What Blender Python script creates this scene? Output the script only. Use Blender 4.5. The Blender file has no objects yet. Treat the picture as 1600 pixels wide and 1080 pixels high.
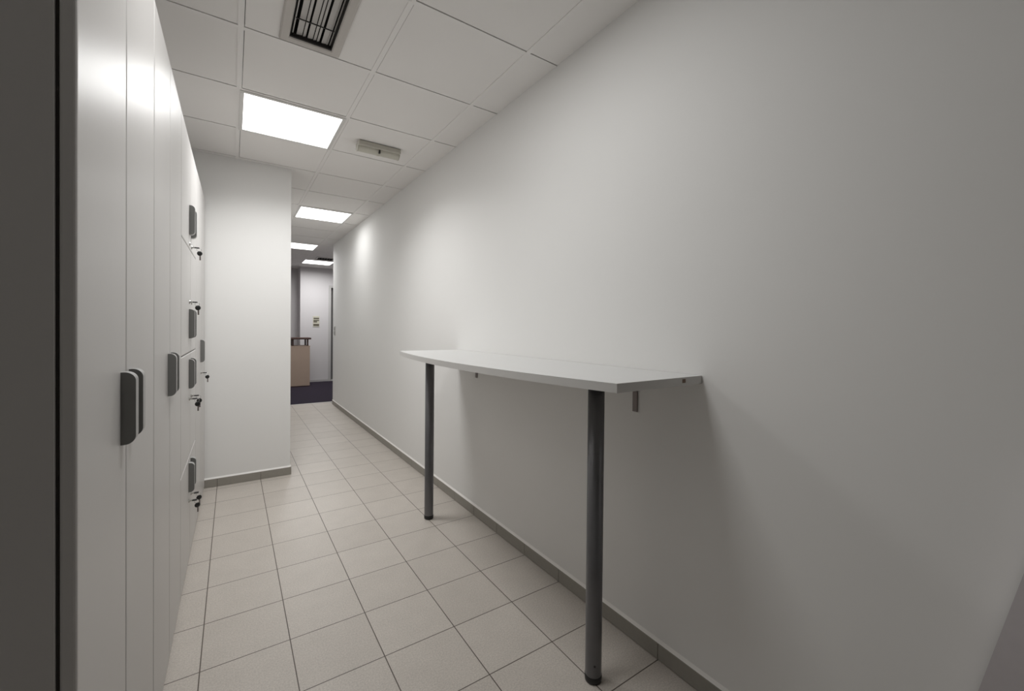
import bpy, bmesh, math, random
from mathutils import Vector, Matrix
random.seed(7)
C = bpy.context.scene.collection
S = bpy.context.scene

# ------------------------------------------------------------------ materials
def srgb(r, g, b):
    f = lambda c: (c/255/12.92 if c/255 <= .04045 else ((c/255+.055)/1.055)**2.4)
    return (f(r), f(g), f(b), 1)

def mat(name, col, rough=.5, metal=0.0, spec=.5, noise=None, bump=None, coat=0):
    """noise=(scale, amount): faint colour mottling; bump=(scale, strength, distance)"""
    m = bpy.data.materials.new(name); m.use_nodes = True
    nt = m.node_tree; b = nt.nodes['Principled BSDF']
    b.inputs['Base Color'].default_value = col
    b.inputs['Roughness'].default_value = rough
    b.inputs['Metallic'].default_value = metal
    b.inputs['Specular IOR Level'].default_value = spec
    b.inputs['Coat Weight'].default_value = coat
    tc = nt.nodes.new('ShaderNodeTexCoord')
    if noise:
        n = nt.nodes.new('ShaderNodeTexNoise'); n.inputs['Scale'].default_value = noise[0]
        n.inputs['Detail'].default_value = 4
        nt.links.new(tc.outputs['Object'], n.inputs['Vector'])
        mx = nt.nodes.new('ShaderNodeMix'); mx.data_type = 'RGBA'
        k = noise[1]
        mx.inputs['A'].default_value = tuple(c*(1-k) for c in col[:3])+(1,)
        mx.inputs['B'].default_value = tuple(min(1, c*(1+k)) for c in col[:3])+(1,)
        nt.links.new(n.outputs['Fac'], mx.inputs['Factor'])
        nt.links.new(mx.outputs['Result'], b.inputs['Base Color'])
    if bump:
        n2 = nt.nodes.new('ShaderNodeTexNoise'); n2.inputs['Scale'].default_value = bump[0]
        n2.inputs['Detail'].default_value = 3
        nt.links.new(tc.outputs['Object'], n2.inputs['Vector'])
        bp = nt.nodes.new('ShaderNodeBump'); bp.inputs['Strength'].default_value = bump[1]
        bp.inputs['Distance'].default_value = bump[2]
        nt.links.new(n2.outputs['Fac'], bp.inputs['Height'])
        nt.links.new(bp.outputs['Normal'], b.inputs['Normal'])
    return m

def emit_mat(name, col, strength):
    m = bpy.data.materials.new(name); m.use_nodes = True
    nt = m.node_tree; b = nt.nodes['Principled BSDF']
    b.inputs['Base Color'].default_value = (.8, .8, .8, 1)
    b.inputs['Emission Color'].default_value = col
    b.inputs['Emission Strength'].default_value = strength
    return m

def tile_floor_mat(x0, y0, s):
    m = bpy.data.materials.new('floor_tiles'); m.use_nodes = True
    nt = m.node_tree; N = nt.nodes; L = nt.links; b = N['Principled BSDF']
    tc = N.new('ShaderNodeTexCoord'); sp = N.new('ShaderNodeSeparateXYZ'); L.new(tc.outputs['Object'], sp.inputs[0])
    def M(op, a, bb=None):
        n = N.new('ShaderNodeMath'); n.operation = op
        for i, v in enumerate((a, bb)):
            if v is None: continue
            if isinstance(v, (int, float)): n.inputs[i].default_value = v
            else: L.new(v, n.inputs[i])
        return n.outputs[0]
    def line(o, off):
        u = M('DIVIDE', M('SUBTRACT', o, off), s)
        fr = M('FRACT', u); d = M('ABSOLUTE', M('SUBTRACT', fr, .5))      # .5 at the joint
        return u, M('MULTIPLY', M('SUBTRACT', .5, d), s)                  # metres to nearest joint
    ux, dx = line(sp.outputs[0], x0); uy, dy = line(sp.outputs[1], y0)
    dmin = M('MINIMUM', dx, dy)
    mr = N.new('ShaderNodeMapRange'); mr.interpolation_type = 'SMOOTHSTEP'
    L.new(dmin, mr.inputs['Value']); mr.inputs['From Min'].default_value = .0013; mr.inputs['From Max'].default_value = .0024
    # per tile shade
    cb = N.new('ShaderNodeCombineXYZ'); L.new(M('FLOOR', ux), cb.inputs[0]); L.new(M('FLOOR', uy), cb.inputs[1])
    wn = N.new('ShaderNodeTexWhiteNoise'); wn.noise_dimensions = '3D'; L.new(cb.outputs[0], wn.inputs['Vector'])
    base = N.new('ShaderNodeMix'); base.data_type = 'RGBA'
    base.inputs['A'].default_value = FLOOR_A; base.inputs['B'].default_value = FLOOR_B
    L.new(wn.outputs['Value'], base.inputs['Factor'])
    # speckle
    n = N.new('ShaderNodeTexNoise'); n.inputs['Scale'].default_value = 170; n.inputs['Detail'].default_value = 3
    L.new(tc.outputs['Object'], n.inputs['Vector'])
    rp = N.new('ShaderNodeMapRange'); L.new(n.outputs['Fac'], rp.inputs['Value'])
    rp.inputs['From Min'].default_value = .3; rp.inputs['From Max'].default_value = .7
    rp.inputs['To Min'].default_value = .86; rp.inputs['To Max'].default_value = 1.12
    n2 = N.new('ShaderNodeTexNoise'); n2.inputs['Scale'].default_value = 9; n2.inputs['Detail'].default_value = 4
    L.new(tc.outputs['Object'], n2.inputs['Vector'])
    rp2 = N.new('ShaderNodeMapRange'); L.new(n2.outputs['Fac'], rp2.inputs['Value'])
    rp2.inputs['To Min'].default_value = .93; rp2.inputs['To Max'].default_value = 1.07
    sc = N.new('ShaderNodeVectorMath'); sc.operation = 'SCALE'
    L.new(base.outputs['Result'], sc.inputs[0]); L.new(M('MULTIPLY', rp.outputs[0], rp2.outputs[0]), sc.inputs['Scale'])
    fin = N.new('ShaderNodeMix'); fin.data_type = 'RGBA'
    fin.inputs['A'].default_value = GROUT
    L.new(sc.outputs[0], fin.inputs['B']); L.new(mr.outputs[0], fin.inputs['Factor'])
    L.new(fin.outputs['Result'], b.inputs['Base Color'])
    b.inputs['Roughness'].default_value = .42; b.inputs['Specular IOR Level'].default_value = .4
    bp = N.new('ShaderNodeBump'); bp.inputs['Strength'].default_value = .5; bp.inputs['Distance'].default_value = .0015
    L.new(mr.outputs[0], bp.inputs['Height']); L.new(bp.outputs['Normal'], b.inputs['Normal'])
    return m

FLOOR_A = (.525, .482, .436, 1); FLOOR_B = (.560, .516, .468, 1); GROUT = (.10, .08, .065, 1)

WHITE = mat('white_wall_paint', (.84, .834, .818, 1), .62, spec=.25, noise=(1.3, .015), bump=(260, .05, .001))
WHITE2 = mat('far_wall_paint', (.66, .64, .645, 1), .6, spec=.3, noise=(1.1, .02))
CEIL = mat('ceiling_tile', (.86, .84, .82, 1), .85, spec=.2, noise=(3, .015), bump=(320, .08, .001))
TBAR = mat('ceiling_grid', (.86, .84, .82, 1), .5, spec=.3)
PLEN = mat('ceiling_void', (.06, .055, .05, 1), .9)
LOCK = mat('locker_steel', (.59, .575, .56, 1), .38, spec=.34, noise=(4, .012))
LOCKIN = mat('locker_gap', (.05, .045, .04, 1), .8)
HDARK = mat('handle_side_shade', (.19, .19, .182, 1), .4, spec=.5)  # side faces of the grey handles, their shade put into the colour
HRIM = mat('handle_grey', (.36, .36, .35, 1), .32, spec=.5)
CHROME = mat('lock_chrome', (.6, .6, .58, 1), .25, metal=1)
KEYBLK = mat('key_black', (.012, .012, .012, 1), .3, spec=.5)
LAM = mat('table_laminate', (.70, .70, .69, 1), .38, spec=.45, noise=(5, .012))
LAMEDGE = mat('table_edge_band', (.66, .65, .63, 1), .5, spec=.35)
LEGM = mat('leg_metal', (.155, .155, .162, 1), .30, metal=.6, spec=.5, noise=(30, .08))
RUBBER = mat('rubber_black', (.008, .008, .008, 1), .45)
BRKT = mat('bracket_steel', (.22, .19, .18, 1), .4, metal=.5)
CHIP = mat('bare_chipboard', (.20, .14, .10, 1), .8, noise=(300, .3))
SKIRT = mat('skirting_tile', (.31, .292, .258, 1), .45, spec=.4, noise=(60, .06))
CAULK = mat('skirting_grout', (.93, .915, .885, 1), .7)
DARKJ = mat('skirting_joint', (.10, .09, .08, 1), .8)
VENTF = mat('vent_frame_paint', (.55, .52, .49, 1), .5, noise=(20, .03))
VENTS = mat('vent_vane_metal', (.52, .50, .48, 1), .45)
VENTD = mat('vent_inside', (.012, .010, .009, 1), .8)
LFRAME = mat('light_frame_white', (.72, .71, .69, 1), .45)
EMG = mat('emergency_housing', (.50, .48, .42, 1), .4, spec=.4)
EMG2 = mat('emergency_diffuser', (.56, .54, .47, 1), .3, spec=.5)
BLACK = mat('black_plastic', (.015, .014, .012, 1), .5)
CARPET = mat('carpet_purple', (.036, .029, .042, 1), .95, spec=.1, noise=(350, .35), bump=(500, .6, .004))
STRIP = mat('threshold_metal', (.62, .60, .58, 1), .35, metal=.3)
BEECH = mat('beech_board', (.56, .43, .34, 1), .5, noise=(8, .04))
WALNUT = mat('dark_brown_wood', (.085, .045, .035, 1), .45, noise=(14, .15))
DOORG = mat('door_grey', (.20, .195, .19, 1), .5)
FRAMEM = mat('door_frame_paint', (.52, .51, .50, 1), .45)
PLQ = mat('plaque_cream', (.62, .60, .50, 1), .5)
PLQT = mat('plaque_print', (.10, .085, .06, 1), .6)
SWM = mat('switch_plastic', (.62, .61, .58, 1), .35)
SWM2 = mat('switch_rocker', (.33, .325, .31, 1), .35)
GREYP = mat('grey_slab', (.60, .565, .58, 1), .7, noise=(40, .05))
LAMP = emit_mat('light_panel', (1.0, 1.0, .99, 1), 1.6)
LAMPDIM = emit_mat('light_panel_dim', (1.0, 1.0, .99, 1), 1.0)

# ------------------------------------------------------------------ mesh helpers
def bx(bm, x0, x1, y0, y1, z0, z1, mi=0, bev=0.0, seg=2):
    vs = [bm.verts.new((x, y, z)) for z in (z0, z1) for y in (y0, y1) for x in (x0, x1)]
    q = [(0, 2, 3, 1), (4, 5, 7, 6), (0, 1, 5, 4), (2, 6, 7, 3), (0, 4, 6, 2), (1, 3, 7, 5)]
    fs = [bm.faces.new([vs[i] for i in f]) for f in q]
    for f in fs: f.material_index = mi
    if bev:
        es = list({e for f in fs for e in f.edges})
        r = bmesh.ops.bevel(bm, geom=es, offset=bev, segments=seg, affect='EDGES', profile=.5)
        for f in r['faces']: f.material_index = mi

def prism(bm, pts, axis, a, b, mi_cap=0, mi_side=0):
    """extrude a closed 2-D outline along axis; outline gives the two other axes in xyz order"""
    def P(p, t):
        if axis == 'x': return (t, p[0], p[1])
        if axis == 'y': return (p[0], t, p[1])
        return (p[0], p[1], t)
    A = [bm.verts.new(P(p, a)) for p in pts]; B = [bm.verts.new(P(p, b)) for p in pts]
    n = len(pts)
    f1 = bm.faces.new(A); f2 = bm.faces.new(B[::-1]); f1.material_index = f2.material_index = mi_cap
    sides = []
    for i in range(n):
        f = bm.faces.new([A[i], B[i], B[(i+1) % n], A[(i+1) % n]]); f.material_index = mi_side; sides.append(f)
    return f1, f2, sides

def lathe(bm, prof, c, n=32, mi=0, mat4=None):
    """prof: list of (radius, height) about local z through c"""
    rings = []
    for r, z in prof:
        ring = []
        for i in range(n):
            a = 2*math.pi*i/n
            v = Vector((r*math.cos(a), r*math.sin(a), z))
            if mat4: v = mat4 @ v
            ring.append(bm.verts.new(v+Vector(c)))
        rings.append(ring)
    for A, B in zip(rings, rings[1:]):
        for i in range(n):
            f = bm.faces.new([A[i], A[(i+1) % n], B[(i+1) % n], B[i]]); f.material_index = mi; f.smooth = True
    f = bm.faces.new(rings[0][::-1]); f.material_index = mi
    f = bm.faces.new(rings[-1]); f.material_index = mi

def torus(bm, c, R, r, m3, n=20, k=8):
    g = [[bm.verts.new(Vector(c)+m3 @ Vector(((R+r*math.cos(b))*math.cos(a), (R+r*math.cos(b))*math.sin(a), r*math.sin(b))))
          for b in [2*math.pi*j/k for j in range(k)]] for a in [2*math.pi*i/n for i in range(n)]]
    for i in range(n):
        for j in range(k):
            f = bm.faces.new([g[i][j], g[(i+1) % n][j], g[(i+1) % n][(j+1) % k], g[i][(j+1) % k]]); f.smooth = True

def obj(name, bm, mats, parent=None, loc=None):
    bmesh.ops.recalc_face_normals(bm, faces=bm.faces)
    me = bpy.data.meshes.new(name); bm.to_mesh(me); bm.free()
    for m in (mats if isinstance(mats, (list, tuple)) else [mats]): me.materials.append(m)
    o = bpy.data.objects.new(name, me); C.objects.link(o)
    if parent: o.parent = parent
    if loc: o.location = loc
    return o

def thing(name, label, cat, loc=(0, 0, 0), group=None):
    o = bpy.data.objects.new(name, None); C.objects.link(o); o.location = loc; o.empty_display_size = .1
    o['label'] = label; o['category'] = cat
    if group: o['group'] = group
    return o

def tag(o, label, cat, group=None):
    o['label'] = label; o['category'] = cat
    if group: o['group'] = group
    return o

def struct(name, bm, m):
    o = obj(name, bm, m); o['kind'] = 'structure'; return o

def NB(): return bmesh.new()
def box_obj(name, dims, m, parent=None, bev=0):
    bm = NB(); bx(bm, *dims, bev=bev); return obj(name, bm, m, parent)

def dup(root, loc, label, group=None):
    r = root.copy(); C.objects.link(r); r.location = loc; r['label'] = label
    if group: r['group'] = group
    for ch in list(root.children):
        c = ch.copy(); C.objects.link(c); c.parent = r
        for g in ch.children:
            d = g.copy(); C.objects.link(d); d.parent = c
    return r

# ------------------------------------------------------------------ measurements (metres)
H = 1.29444            # camera height
HC = 2.6558            # ceiling
XW = 1.397             # right wall face
YJ = 4.10              # face of the projecting wall at the left
XJ = .424              # its corner
YE = 7.46              # where the right wall and the tiles end
YF = 10.63             # far wall
TX0, TY0, TS = -.098, 3.7265, .30
GX0, GY0, GS = .029, 1.7015, .5916

# ------------------------------------------------------------------ room shell
bm = NB(); bx(bm, -.75, 1.6, -3.4, 7.655, -.1, 0)
struct('floor', bm, tile_floor_mat(TX0, TY0, TS))
bm = NB(); bx(bm, -1.2, 3.2, 7.69, 11.6, -.1, 0.002)
struct('floor_carpet', bm, CARPET)
bm = NB(); bx(bm, -.75, 1.6, 7.655, 7.69, -.1, .006, bev=.002)
struct('trim_1', bm, STRIP)
bm = NB(); bx(bm, 1.6, 3.2, 7.46, 7.69, -.1, .002); struct('floor_carpet.001', bm, CARPET)

bm = NB(); bx(bm, XW, XW+.16, -3.4, YE, 0, HC+.12); struct('wall_right', bm, WHITE)
bm = NB(); bx(bm, -.9, -.74, -3.4, YJ, 0, HC+.12); struct('wall_left', bm, WHITE)
bm = NB(); bx(bm, -.9, XJ, YJ, 7.46, 0, HC+.12, bev=.004); struct('wall_front', bm, WHITE)
bm = NB(); bx(bm, -.9, XW+.16, -3.5, -3.4, 0, HC+.12); struct('wall_back', bm, WHITE)
# far room
bm = NB(); bx(bm, 1.288, 1.888, YF, YF+.5, 0, HC+.12); bx(bm, 1.888, 1.945+.75, YF, YF+.5, 2.27, HC+.12); bx(bm, 2.70, 3.3, YF, YF+.5, 0, HC+.12)
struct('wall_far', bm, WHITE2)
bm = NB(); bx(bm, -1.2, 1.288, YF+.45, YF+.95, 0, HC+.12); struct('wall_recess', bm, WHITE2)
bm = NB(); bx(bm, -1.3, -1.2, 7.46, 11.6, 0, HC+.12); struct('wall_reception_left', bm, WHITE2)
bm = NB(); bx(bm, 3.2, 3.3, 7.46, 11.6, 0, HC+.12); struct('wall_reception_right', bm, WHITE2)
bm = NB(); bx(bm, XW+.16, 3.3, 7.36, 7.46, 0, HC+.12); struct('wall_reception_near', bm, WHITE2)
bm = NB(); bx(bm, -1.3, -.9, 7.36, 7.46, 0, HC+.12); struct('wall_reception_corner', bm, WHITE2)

# door in the far wall, mostly hidden by the corridor wall
dr = thing('door_1', 'grey door', 'door'); del dr['label']; del dr['category']; dr['kind'] = 'structure'
box_obj('door_leaf', (1.95, 2.65, YF+.10, YF+.14, .04, 2.21), DOORG, dr)
bm = NB(); bx(bm, 1.888, 1.945, YF-.012, YF+.16, .0, 2.27); bx(bm, 2.645, 2.70, YF-.012, YF+.16, 0, 2.27); bx(bm, 1.945, 2.645, YF-.012, YF+.16, 2.215, 2.27)
obj('door_frame', bm, FRAMEM, dr)
box_obj('door_sill', (1.945, 2.645, YF-.02, YF+.16, 0, .03), FRAMEM, dr)

# ---- ceiling: real tiles with narrow gaps in an exposed grid
def cell(i, j): return (GX0+GS*i, GX0+GS*(i+1), GY0+GS*j, GY0+GS*(j+1))
LIGHTS = [(0, 2), (1, 6), (1, 10), (2, 13), (0, -1)]
VENT_A = (.178, .442, 1.735, 2.262)      # outer frame on the ceiling
VENT_B = (1.375, 1.735, 8.92, 9.28)
VENTS_ = {(0, 0): VENT_A, (2, 12): VENT_B}
bm = NB()
bx(bm, -1.3, 3.3, -3.5, 11.6, HC+.10, HC+.12, mi=1)
TB = .012; GAP = .0045
for i in range(-3, 6):
    for j in range(-9, 17):
        if (i, j) in LIGHTS: continue
        x0, x1, y0, y1 = cell(i, j)
        if y1 < -3.4: continue
        a, b, c, d = x0+TB+GAP*.6, x1-TB, y0+TB, y1-TB-GAP
        z0, z1 = HC+.003, HC+.015
        if (i, j) in VENTS_:
            va, vb, vc, vd = VENTS_[(i, j)]; e = .03
            va += e; vb -= e; vc += e; vd -= e
            bx(bm, a, va, c, d, z0, z1); bx(bm, vb, b, c, d, z0, z1); bx(bm, va, vb, c, vc, z0, z1); bx(bm, va, vb, vd, d, z0, z1)
        else:
            bx(bm, a, b, c, d, z0, z1)
for i in range(-3, 7): bx(bm, GX0+GS*i-TB, GX0+GS*i+TB, -3.5, 11.6, HC, HC+.02, mi=2)
for j in range(-8, 18): bx(bm, -1.3, 3.3, GY0+GS*j-TB, GY0+GS*j+TB, HC+.0003, HC+.02, mi=2)
struct('ceiling', bm, [CEIL, PLEN, TBAR])

# ---- skirting tiles
def skirting_along_y(name, xf, xb, y0, y1, joints):
    bm = NB(); g = .0012; ys = [y0]+sorted(j for j in joints if y0+.01 < j < y1-.01)+[y1]
    for a, b in zip(ys, ys[1:]): bx(bm, xf, xb, a+g, b-g, .001, .066, bev=.0015, seg=1)
    bx(bm, min(xf, xb)+.003, max(xf, xb)-.001, y0, y1, .001, .062, mi=1)
    prism(bm, [(xf+.0012, .0655), (xb, .0655), (xb, .0785)], 'y', y0, y1, 2, 2)
    return struct(name, bm, [SKIRT, DARKJ, CAULK])
skirting_along_y('baseboard_right', 1.388, XW, -3.4, YE, [TY0+TS*k for k in range(-20, 20)])
bm = NB(); xs = [-.187, -.098, .202, XJ+.009]
for a, b in zip(xs, xs[1:]): bx(bm, a+.001, b-.001, YJ-.009, YJ, .001, .066, bev=.0015, seg=1)
bx(bm, -.187, XJ+.006, YJ-.006, YJ, .001, .062, mi=1); prism(bm, [(YJ-.0078, .0655), (YJ, .0655), (YJ, .0785)], 'x', -.187, XJ+.001, 2, 2)
struct('baseboard_front', bm, [SKIRT, DARKJ, CAULK])
bm = NB(); ys = [YJ]+[TY0+TS*k for k in range(2, 13)]+[YE]
for a, b in zip(ys, ys[1:]): bx(bm, XJ, XJ+.009, a+.001, b-.001, .001, .066, bev=.0015, seg=1)
bx(bm, XJ, XJ+.007, YJ, YE, .066, .071, mi=2)
struct('baseboard_left', bm, [SKIRT, DARKJ, CAULK])
bm = NB(); bx(bm, 1.30, 1.886, YF-.01, YF, .003, .05); struct('baseboard_far', bm, FRAMEM)

# ------------------------------------------------------------------ ceiling lights
LBL = ['large bright square ceiling light panel above the lockers, nearest the camera',
       'second bright ceiling light panel from the camera, past the end of the lockers',
       'third ceiling light panel, partly hidden by the projecting white wall corner',
       'farthest ceiling light panel, over the carpet just behind the small dark vent',
       'dimmer ceiling light panel over the near end of the corridor, outside the photo']
SPREAD = {2: 144, 6: 150, 10: 160, 13: 170, -1: 180}
POWER = {2: 6.2, 6: 1.5, 10: 5.0, 13: 11.0, -1: 4.5}
def ceiling_light(i, j, label, power, m=None):
    x0, x1, y0, y1 = cell(i, j)
    t = thing('ceiling_light', label, 'ceiling light', ((x0+x1)/2, (y0+y1)/2, HC), 'square ceiling light panels')
    h = GS/2-.004; w = .021
    bm = NB()
    bx(bm, -h, h, -h, -h+w, -.006, .02, bev=.002); bx(bm, -h, h, h-w, h, -.006, .02, bev=.002)
    bx(bm, -h, -h+w, -h+w, h-w, -.006, .02, bev=.002); bx(bm, h-w, h, -h+w, h-w, -.006, .02, bev=.002)
    obj('frame', bm, LFRAME, t)
    bm = NB(); bx(bm, -h+w, h-w, -h+w, h-w, -.002, .01); obj('diffuser', bm, m or LAMP, t)
    ld = bpy.data.lights.new('lamp', 'AREA'); ld.shape = 'SQUARE'; ld.size = GS-.05; ld.energy = power
    ld.spread = math.radians(SPREAD[j]); ld.color = (1.0, 1.0, .995)
    lo = bpy.data.objects.new('lamp', ld); C.objects.link(lo); lo.parent = t; lo.location = (0, 0, -.004)
    return t
for (i, j), l in zip(LIGHTS, LBL): ceiling_light(i, j, l, POWER[j], LAMPDIM if j == -1 else LAMP)

# ------------------------------------------------------------------ air vents
def vent(rect, label, vanes, rods):
    a, b, c, d = rect; cx, cy = (a+b)/2, (c+d)/2
    t = thing('air_vent', label, 'air vent', (cx, cy, HC))
    hx, hy = (b-a)/2, (d-c)/2; w = .040
    bm = NB(); zo, zi = -.008, .002
    # flared frame: outer edge on the ceiling, inner lip dropped
    def ring(rx, ry, z): return [bm.verts.new((sx*rx, sy*ry, z)) for sx, sy in ((-1, -1), (1, -1), (1, 1), (-1, 1))]
    R = [ring(hx, hy, .002), ring(hx, hy, -.004), ring(hx-.006, hy-.006, -.009), ring(hx-w+.004, hy-w+.004, -.009), ring(hx-w, hy-w, -.004), ring(hx-w, hy-w, .05)]
    for A, B in zip(R, R[1:]):
        for k in range(4): bm.faces.new([A[k], A[(k+1) % 4], B[(k+1) % 4], B[k]])
    obj('frame', bm, VENTF, t)
    ix, iy = hx-w, hy-w
    bm = NB(); bx(bm, -ix-.004, ix+.004, -iy-.004, iy+.004, .058, .075)
    bx(bm, -ix, -ix+.004, -iy, iy, -.002, .06); bx(bm, ix-.004, ix, -iy, iy, -.002, .06)
    bx(bm, -ix, ix, iy-.010, iy, -.004, .06); bx(bm, -ix, ix, -iy, -iy+.010, -.004, .06)
    obj('dark_duct', bm, VENTD, t)
    for u, wd, tilt in vanes:                      # u: -1..1 across, wd: blade width, tilt in degrees
        bm = NB(); ca, sa = math.cos(math.radians(tilt)), math.sin(math.radians(tilt)); q = .0012
        loop = [(-wd/2, -q), (wd/2, -q), (wd/2, q), (-wd/2, q)]
        pts = [(u*ix+x*ca-z*sa, .014+x*sa+z*ca) for x, z in loop]
        prism(bm, pts, 'y', -iy+.006, iy-.008)
        obj('vane', bm, VENTS, t)
    for v in rods:
        bm = NB(); bx(bm, -ix+.012, ix-.012, v-.002, v+.002, .002, .006); obj('cross_rod', bm, BLACK, t)
    return t
vent(VENT_A, 'grey framed air vent with light vanes in the near ceiling', [(-.86, .006, 30), (-.56, .024, 8), (-.33, .012, 20), (-.06, .022, 8), (.16, .012, 20), (.32, .011, 25), (.60, .022, 8), (.76, .008, 30), (.90, .006, 30)], (.085,))
vent(VENT_B, 'small dark air vent in the far ceiling by the last light panel', [(-.7, .02, 50), (-.35, .02, 50), (0, .02, 50), (.35, .02, 50), (.7, .02, 50)], ())

# ------------------------------------------------------------------ emergency light
e = thing('emergency_light', 'small beige emergency light batten on the ceiling near the right wall', 'emergency light', (.915, 3.20, HC))
bm = NB(); bx(bm, -.155, .155, -.052, .052, -.034, 0, bev=.005); obj('housing', bm, EMG, e)
def cover(k, zc=-.034): return [(.012+k*.037*math.cos(t), zc-k*.028*math.sin(t)) for t in [math.pi*q/12 for q in range(13)]]
bm = NB(); prism(bm, cover(1), 'x', -.150, -.009); obj('diffuser', bm, EMG2, e)
bm = NB(); prism(bm, cover(1), 'x', .009, .150); obj('diffuser', bm, EMG2, e)
bm = NB(); prism(bm, cover(1.05), 'x', -.009, .009); obj('centre_band', bm, EMG, e)
bm = NB(); bx(bm, -.006, .006, -.030, -.012, -.058, -.032, bev=.002); obj('clip', bm, BLACK, e)
for a, b in ((-.156, -.150), (.150, .156)):
    bm = NB(); prism(bm, cover(1.06), 'x', a, b); obj('end_cap', bm, EMG, e)

# ------------------------------------------------------------------ lockers
def handle_mesh(h=.157, p=.025, w=.030, r=.019):
    bm = NB()
    pts = [(0, -h/2)]
    for k in range(9):
        a = -math.pi/2+math.pi/2*k/8; pts.append((p-r+r*math.cos(a), -h/2+r+r*math.sin(a)))
    for k in range(9):
        a = math.pi/2*k/8; pts.append((p-r+r*math.cos(a), h/2-r+r*math.sin(a)))
    pts.append((0, h/2))
    f1, f2, sides = prism(bm, pts, 'y', -w/2, w/2, 1, 0)
    for f in sides: f.smooth = False
    for f in (f1, f2):                       # scooped grip on both sides
        rr = bmesh.ops.inset_region(bm, faces=[f], thickness=.003, depth=-.006)
        for g in rr['faces']: g.material_index = 1
    bmesh.ops.recalc_face_normals(bm, faces=bm.faces)
    me = bpy.data.meshes.new('handle'); bm.to_mesh(me); bm.free()
    me.materials.append(HRIM); me.materials.append(HDARK)
    return me
HANDLE = handle_mesh()
def lock_mesh():
    bm = NB(); m = Matrix.Rotation(math.pi/2, 4, 'Y')
    lathe(bm, [(.010, 0), (.010, .002), (.008, .004), (.008, .0045)], (0, 0, 0), 20, 0, m)
    me = bpy.data.meshes.new('lock'); bm.to_mesh(me); bm.free(); me.materials.append(CHROME); return me
LOCKME = lock_mesh()
def child_mesh(name, me, parent, loc):
    o = bpy.data.objects.new(name, me); C.objects.link(o); o.parent = parent; o.location = loc; return o

DT = .020        # door thickness
def locker(name, label, y0, y1, xf, xf1, top, doors):
    """doors: list of (ya, yb, za, zb, handle_z or None, handle_y, lock_z or None, lock_y)"""
    t = thing(name, label, 'locker', (xf, y0, 0)); t.rotation_euler.z = -math.atan2(xf1-xf, y1-y0)   # the row stands a touch out of square
    g = .0022
    bm = NB(); xb = -.735-xf
    # carcass: side panels, back, top, plinth, dark inside face behind the doors
    bx(bm, xb, -DT-.004, g, .02, 0, top, bev=.001, seg=1); bx(bm, xb, -DT-.004, y1-y0-.02, y1-y0-g, 0, top, bev=.001, seg=1)
    bx(bm, xb, -DT-.004, .02, y1-y0-.02, top-.02, top); bx(bm, xb, -DT-.006, .02, y1-y0-.02, 0, .05)
    bx(bm, xb, xb+.02, .02, y1-y0-.02, .05, top-.02)
    obj('body', bm, LOCK, t)
    bm = NB(); bx(bm, -DT-.016, -DT-.008, .02, y1-y0-.02, .05, top-.02)
    bx(bm, -DT-.0045, -DT-.0005, .008, y1-y0-.008, .02, top-.006)
    obj('shadow_gap', bm, LOCKIN, t)
    for (ya, yb, za, zb, hz, hy, lz, ly) in doors:
        bm = NB(); ga = .0042 if ya == y0 else g; gb = .0042 if yb == y1 else g      # wider shadow gap between lockers
        bx(bm, -DT, 0, ya-y0+ga, yb-y0-gb, za+g, zb-g, bev=.0045, seg=3)
        d = obj('door', bm, LOCK, t)
        if hz is not None: child_mesh('handle', HANDLE, d, (0, hy-y0, hz))
        if lz is not None: child_mesh('lock', LOCKME, d, (0, ly-y0, lz))
    return t
TOP = 2.285
XA, XB, XC, XD, XZ = -.1995, -.198, -.1955, -.190, -.180
A0, AM, A1 = .907, 1.268, 1.662
B0, BM, B1 = 1.662, 2.040, 2.440
C0, CM, C1 = 2.440, 2.900, 3.275
D0, DM, D1 = 3.275, 3.715, 4.085
ZD = .016
locker('tall_locker', 'tall light grey two-door locker nearest the camera, with two grey handles', A0, A1, XA, XB, TOP,
       [(A0, AM, ZD, TOP, 1.113, 1.225, None, 0), (AM, A1, ZD, TOP, 1.113, 1.312, None, 0)])
locker('tall_locker', 'tall light grey two-door locker, second from the camera', B0, B1, XB, XC, TOP,
       [(B0, BM, ZD, TOP, 1.110, 1.995, None, 0), (BM, B1, ZD, TOP, 1.110, 2.090, None, 0)])
cz = [ZD, .581, 1.146, 1.706, TOP]
hz = [.474, 1.033, 1.302, 1.858]; lz = [.345, .897, 1.419, 1.731]
ds = []
for k in range(4):
    ds.append((C0, CM, cz[k], cz[k+1], hz[k], 2.835, lz[k], 2.835))
    ds.append((CM, C1, cz[k], cz[k+1], hz[k], 2.945, lz[k], 2.955))
locker('compartment_locker', 'light grey locker of eight small doors with keys hanging in the locks', C0, C1, XC, XD, TOP, ds)
locker('tall_locker', 'farthest light grey two-door locker, beside the projecting white wall', D0, D1, XD, XZ, TOP,
       [(D0, DM, ZD, TOP, 1.114, 3.655, .957, 3.69), (DM, D1, ZD, TOP, None, 0, None, 0)])

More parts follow.
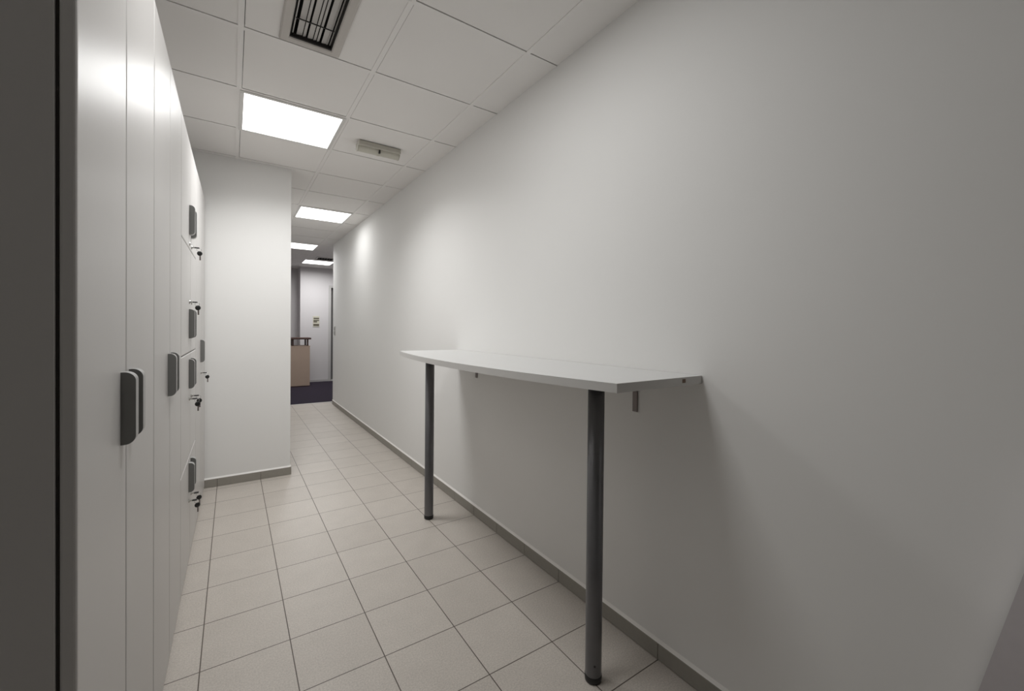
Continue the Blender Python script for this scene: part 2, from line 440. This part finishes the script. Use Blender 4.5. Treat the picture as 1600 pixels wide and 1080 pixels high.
# keys: one key standing in the lock, a ring on it and a spare key hanging
def key_set(loc, label):
    t = thing('key_set', label, 'keys', loc, 'keys hanging in the locker locks')
    bm = NB(); bx(bm, .0, .012, -.0012, .0012, -.004, .004); obj('key_blade', bm, CHROME, t)
    bm = NB(); m = Matrix.Rotation(math.pi/2, 4, 'X')
    bx(bm, .010, .032, -.010, .010, -.0028, .0028, bev=.0026); obj('key_head', bm, KEYBLK, t)
    bm = NB(); torus(bm, (.030, 0, -.010), .010, .0009, Matrix.Rotation(math.radians(90), 3, 'X')); obj('ring', bm, CHROME, t)
    bm = NB()
    m = Matrix.Rotation(math.radians(8), 4, 'Y') @ Matrix.Rotation(math.radians(25), 4, 'Z') @ Matrix.Rotation(math.pi/2, 4, 'X')
    prof = [(.006, -.0040), (.0125, -.0028), (.0135, 0), (.0125, .0028), (.006, .0040)]
    lathe(bm, prof, (.033, 0, -.030), 18, 0, m); h = obj('spare_key', bm, KEYBLK, t)
    bm = NB(); bx(bm, .0315, .0385, -.001, .001, -.068, -.041); obj('spare_blade', bm, BRKT, t)
    return t
def K(y, z): return ((XC+(XD-XC)*(y-C0)/(C1-C0) if y < C1 else XD+(XZ-XD)*(y-D0)/(D1-D0))+.0045, y, z)
k0 = key_set(K(2.955, lz[3]), 'black key hanging under the topmost handle of the small-door locker')
dup(k0, K(2.835, lz[2]), 'black key hanging just above the second handle of the small-door locker')
dup(k0, K(2.835, lz[1]), 'nearer black key of the pair at mid height on the small-door locker')
dup(k0, K(2.955, lz[1]), 'farther black key of the pair at mid height on the small-door locker')
dup(k0, K(2.835, lz[0]), 'nearer black key of the lowest pair, close to the floor')
dup(k0, K(2.955, lz[0]), 'farther black key of the lowest pair, close to the floor')
dup(k0, K(3.69, .957), 'black key in the farthest locker, beside the projecting white wall')

# ------------------------------------------------------------------ wall table
TT = 1.1315; TH = .0285
t = thing('wall_table', 'grey-white bar-height wall table with bowed front and two dark metal legs', 'table', (1.1, 1.85, 0))
TY_A, TY_B = .862, 2.82
XE, BOW = .957, .098
def front(y):
    u = (y-TY_A)/(TY_B-TY_A)*2-1
    return XE-BOW*(1-u*u)
n = 36
out = [(front(TY_A+(TY_B-TY_A)*k/n), TY_A+(TY_B-TY_A)*k/n) for k in range(n+1)]
out += [(XW-.002, TY_B), (XW-.002, TY_A)]
ox, oy = 1.1, 1.85
out = [(x-ox, y-oy) for x, y in out]
bm = NB(); f1, f2, sd = prism(bm, out, 'z', TT-TH, TT, 0, 1)
obj('tabletop', bm, [LAM, LAMEDGE], t)
for ly in (1.100, 2.655):
    bm = NB(); c = (1.112-ox, ly-oy, 0)
    lathe(bm, [(.0295, .022), (.030, .025), (.030, TT-TH-.004)], c, 40)
    lg = obj('leg', bm, LEGM, t)
    bm = NB(); lathe(bm, [(.024, 0), (.0305, .003), (.0312, .012), (.0312, .024), (.029, .026)], c, 40)
    obj('foot', bm, RUBBER, lg)
    bm = NB(); lathe(bm, [(.050, TT-TH-.006), (.052, TT-TH-.004), (.052, TT-TH)], c, 32)
    obj('mounting_plate', bm, RUBBER, lg)
    bm = NB(); m = Matrix.Rotation(math.radians(-90), 4, 'Y')
    m2 = Matrix.Rotation(math.radians(55), 4, 'Z') @ m
    d = m2 @ Vector((0, 0, .0296))
    lathe(bm, [(.004, 0), (.004, .0015), (.002, .002)], Vector(c)+d+Vector((0, 0, TT-TH-.03 if ly > 2 else .07)), 12, 0, m2)
    obj('grub_screw', bm, RUBBER, lg)
for by in (1.155, 2.515):
    bm = NB()
    bx(bm, XW-ox-.007, XW-ox-.002, by-oy-.012, by-oy+.012, TT-TH-.150, TT-TH, bev=.0008, seg=1)
    bx(bm, XW-ox-.130, XW-ox-.002, by-oy-.012, by-oy+.012, TT-TH-.005, TT-TH, bev=.0008, seg=1)
    b = obj('bracket', bm, BRKT, t)
bm = NB(); bx(bm, 1.281-ox, 1.299-ox, TY_A-oy-.0008, TY_A-oy+.003, TT-.019, TT-.006); o = obj('edge_chip', bm, CHIP, t); o['label'] = 'small brown chipped spot on the end edge'

# ------------------------------------------------------------------ light switch on the far end of the right wall
sw = thing('light_switch', 'small pale light switch at the far end of the right wall', 'switch', (XW, 7.295, 1.225))
bm = NB(); bx(bm, -.009, 0, -.042, .042, -.075, .075, bev=.003); obj('plate', bm, SWM, sw)
for z in (-.034, .034):
    bm = NB(); bx(bm, -.013, -.007, -.026, .026, z-.027, z+.027, bev=.002); obj('rocker', bm, SWM2, sw)

# ------------------------------------------------------------------ reception counter
rc = thing('reception_counter', 'beige reception counter with raised dark brown shelf, on the purple carpet', 'counter', (1.0, 9.93, 0))
bm = NB(); bx(bm, -.75, .392, -.02, .005, .02, .862, bev=.002); bx(bm, -.75, .397, .005, .45, .02, .862, bev=.002); obj('front_panel', bm, BEECH, rc)
bm = NB(); bx(bm, -.75, .402, -.022, .46, .862, .876, bev=.003); obj('worktop', bm, BEECH, rc)
bm = NB(); bx(bm, -.75, .415, -.045, .42, 1.012, 1.050, bev=.004); obj('raised_shelf', bm, WALNUT, rc)
for px, py in ((.068, .02), (.068, .36), (.352, .02), (.352, .36), (-.25, .02), (-.25, .36), (-.55, .02), (-.55, .36)):
    bm = NB(); lathe(bm, [(.022, .876), (.022, .880), (.017, .882), (.017, 1.006), (.022, 1.008), (.022, 1.012)], (px, py, 0), 16); obj('post', bm, WALNUT, rc)
bm = NB(); bx(bm, -.75, .38, -.01, .44, .002, .02); obj('plinth', bm, WALNUT, rc)

# ------------------------------------------------------------------ plaque on the far wall
pq = thing('wall_plaque', 'small cream plaque with dark lines on the far wall above the counter', 'sign', (1.622, YF, 1.412))
bm = NB(); bx(bm, -.07, .07, -.010, 0, -.125, .125, bev=.002); obj('board', bm, PLQ, pq)
bm = NB()
for z0, z1, x0, x1 in ((.055, .085, -.055, .062), (.012, .036, -.058, .062), (-.025, .006, -.058, .020), (-.105, -.060, -.06, .062)):
    bx(bm, x0, x1, -.0115, -.009, z0, z1)
obj('printed_lines', bm, PLQT, pq)

# ------------------------------------------------------------------ grey slanted slab for an unidentified dark shape at right, close to the camera
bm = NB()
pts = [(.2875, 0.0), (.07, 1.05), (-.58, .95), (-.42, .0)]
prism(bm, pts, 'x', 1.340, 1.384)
tag(obj('slanted_slab', bm, GREYP), 'grey slab with slanting edge at the right wall, for an unclear dark shape', 'panel')

# ------------------------------------------------------------------ camera
f, cy, yaw, pitch, roll = 652.779, 519.157, .59, .0093, .0095
c0, s0, cp, sp, cr, sr = math.cos(yaw), math.sin(yaw), math.cos(pitch), math.sin(pitch), math.cos(roll), math.sin(roll)
F = Vector((s0*cp, c0*cp, -sp)); R0 = Vector((c0, -s0, 0)); U0 = R0.cross(F)
R = R0*cr+U0*sr; U = U0*cr-R0*sr
cam = bpy.data.cameras.new('camera'); co = bpy.data.objects.new('camera', cam); C.objects.link(co)
M4 = Matrix.Identity(4)
for i in range(3): M4[i][0], M4[i][1], M4[i][2] = R[i], U[i], -F[i]
M4.translation = Vector((0, 0, H)); co.matrix_world = M4
cam.sensor_width = 36; cam.sensor_fit = 'HORIZONTAL'; cam.lens = f/1600*36
cam.shift_y = -(540-cy)/1600
cam.clip_start = .01
S.camera = co

# ------------------------------------------------------------------ world + view
w = bpy.data.worlds.new('world'); S.world = w; w.use_nodes = True
w.node_tree.nodes['Background'].inputs['Color'].default_value = (0, 0, 0, 1)
w.node_tree.nodes['Background'].inputs['Strength'].default_value = 0
S.view_settings.view_transform = 'Standard'; S.view_settings.look = 'None'
S.view_settings.gamma = 1; S.view_settings.use_curve_mapping = False
S.view_settings.exposure = 1.14
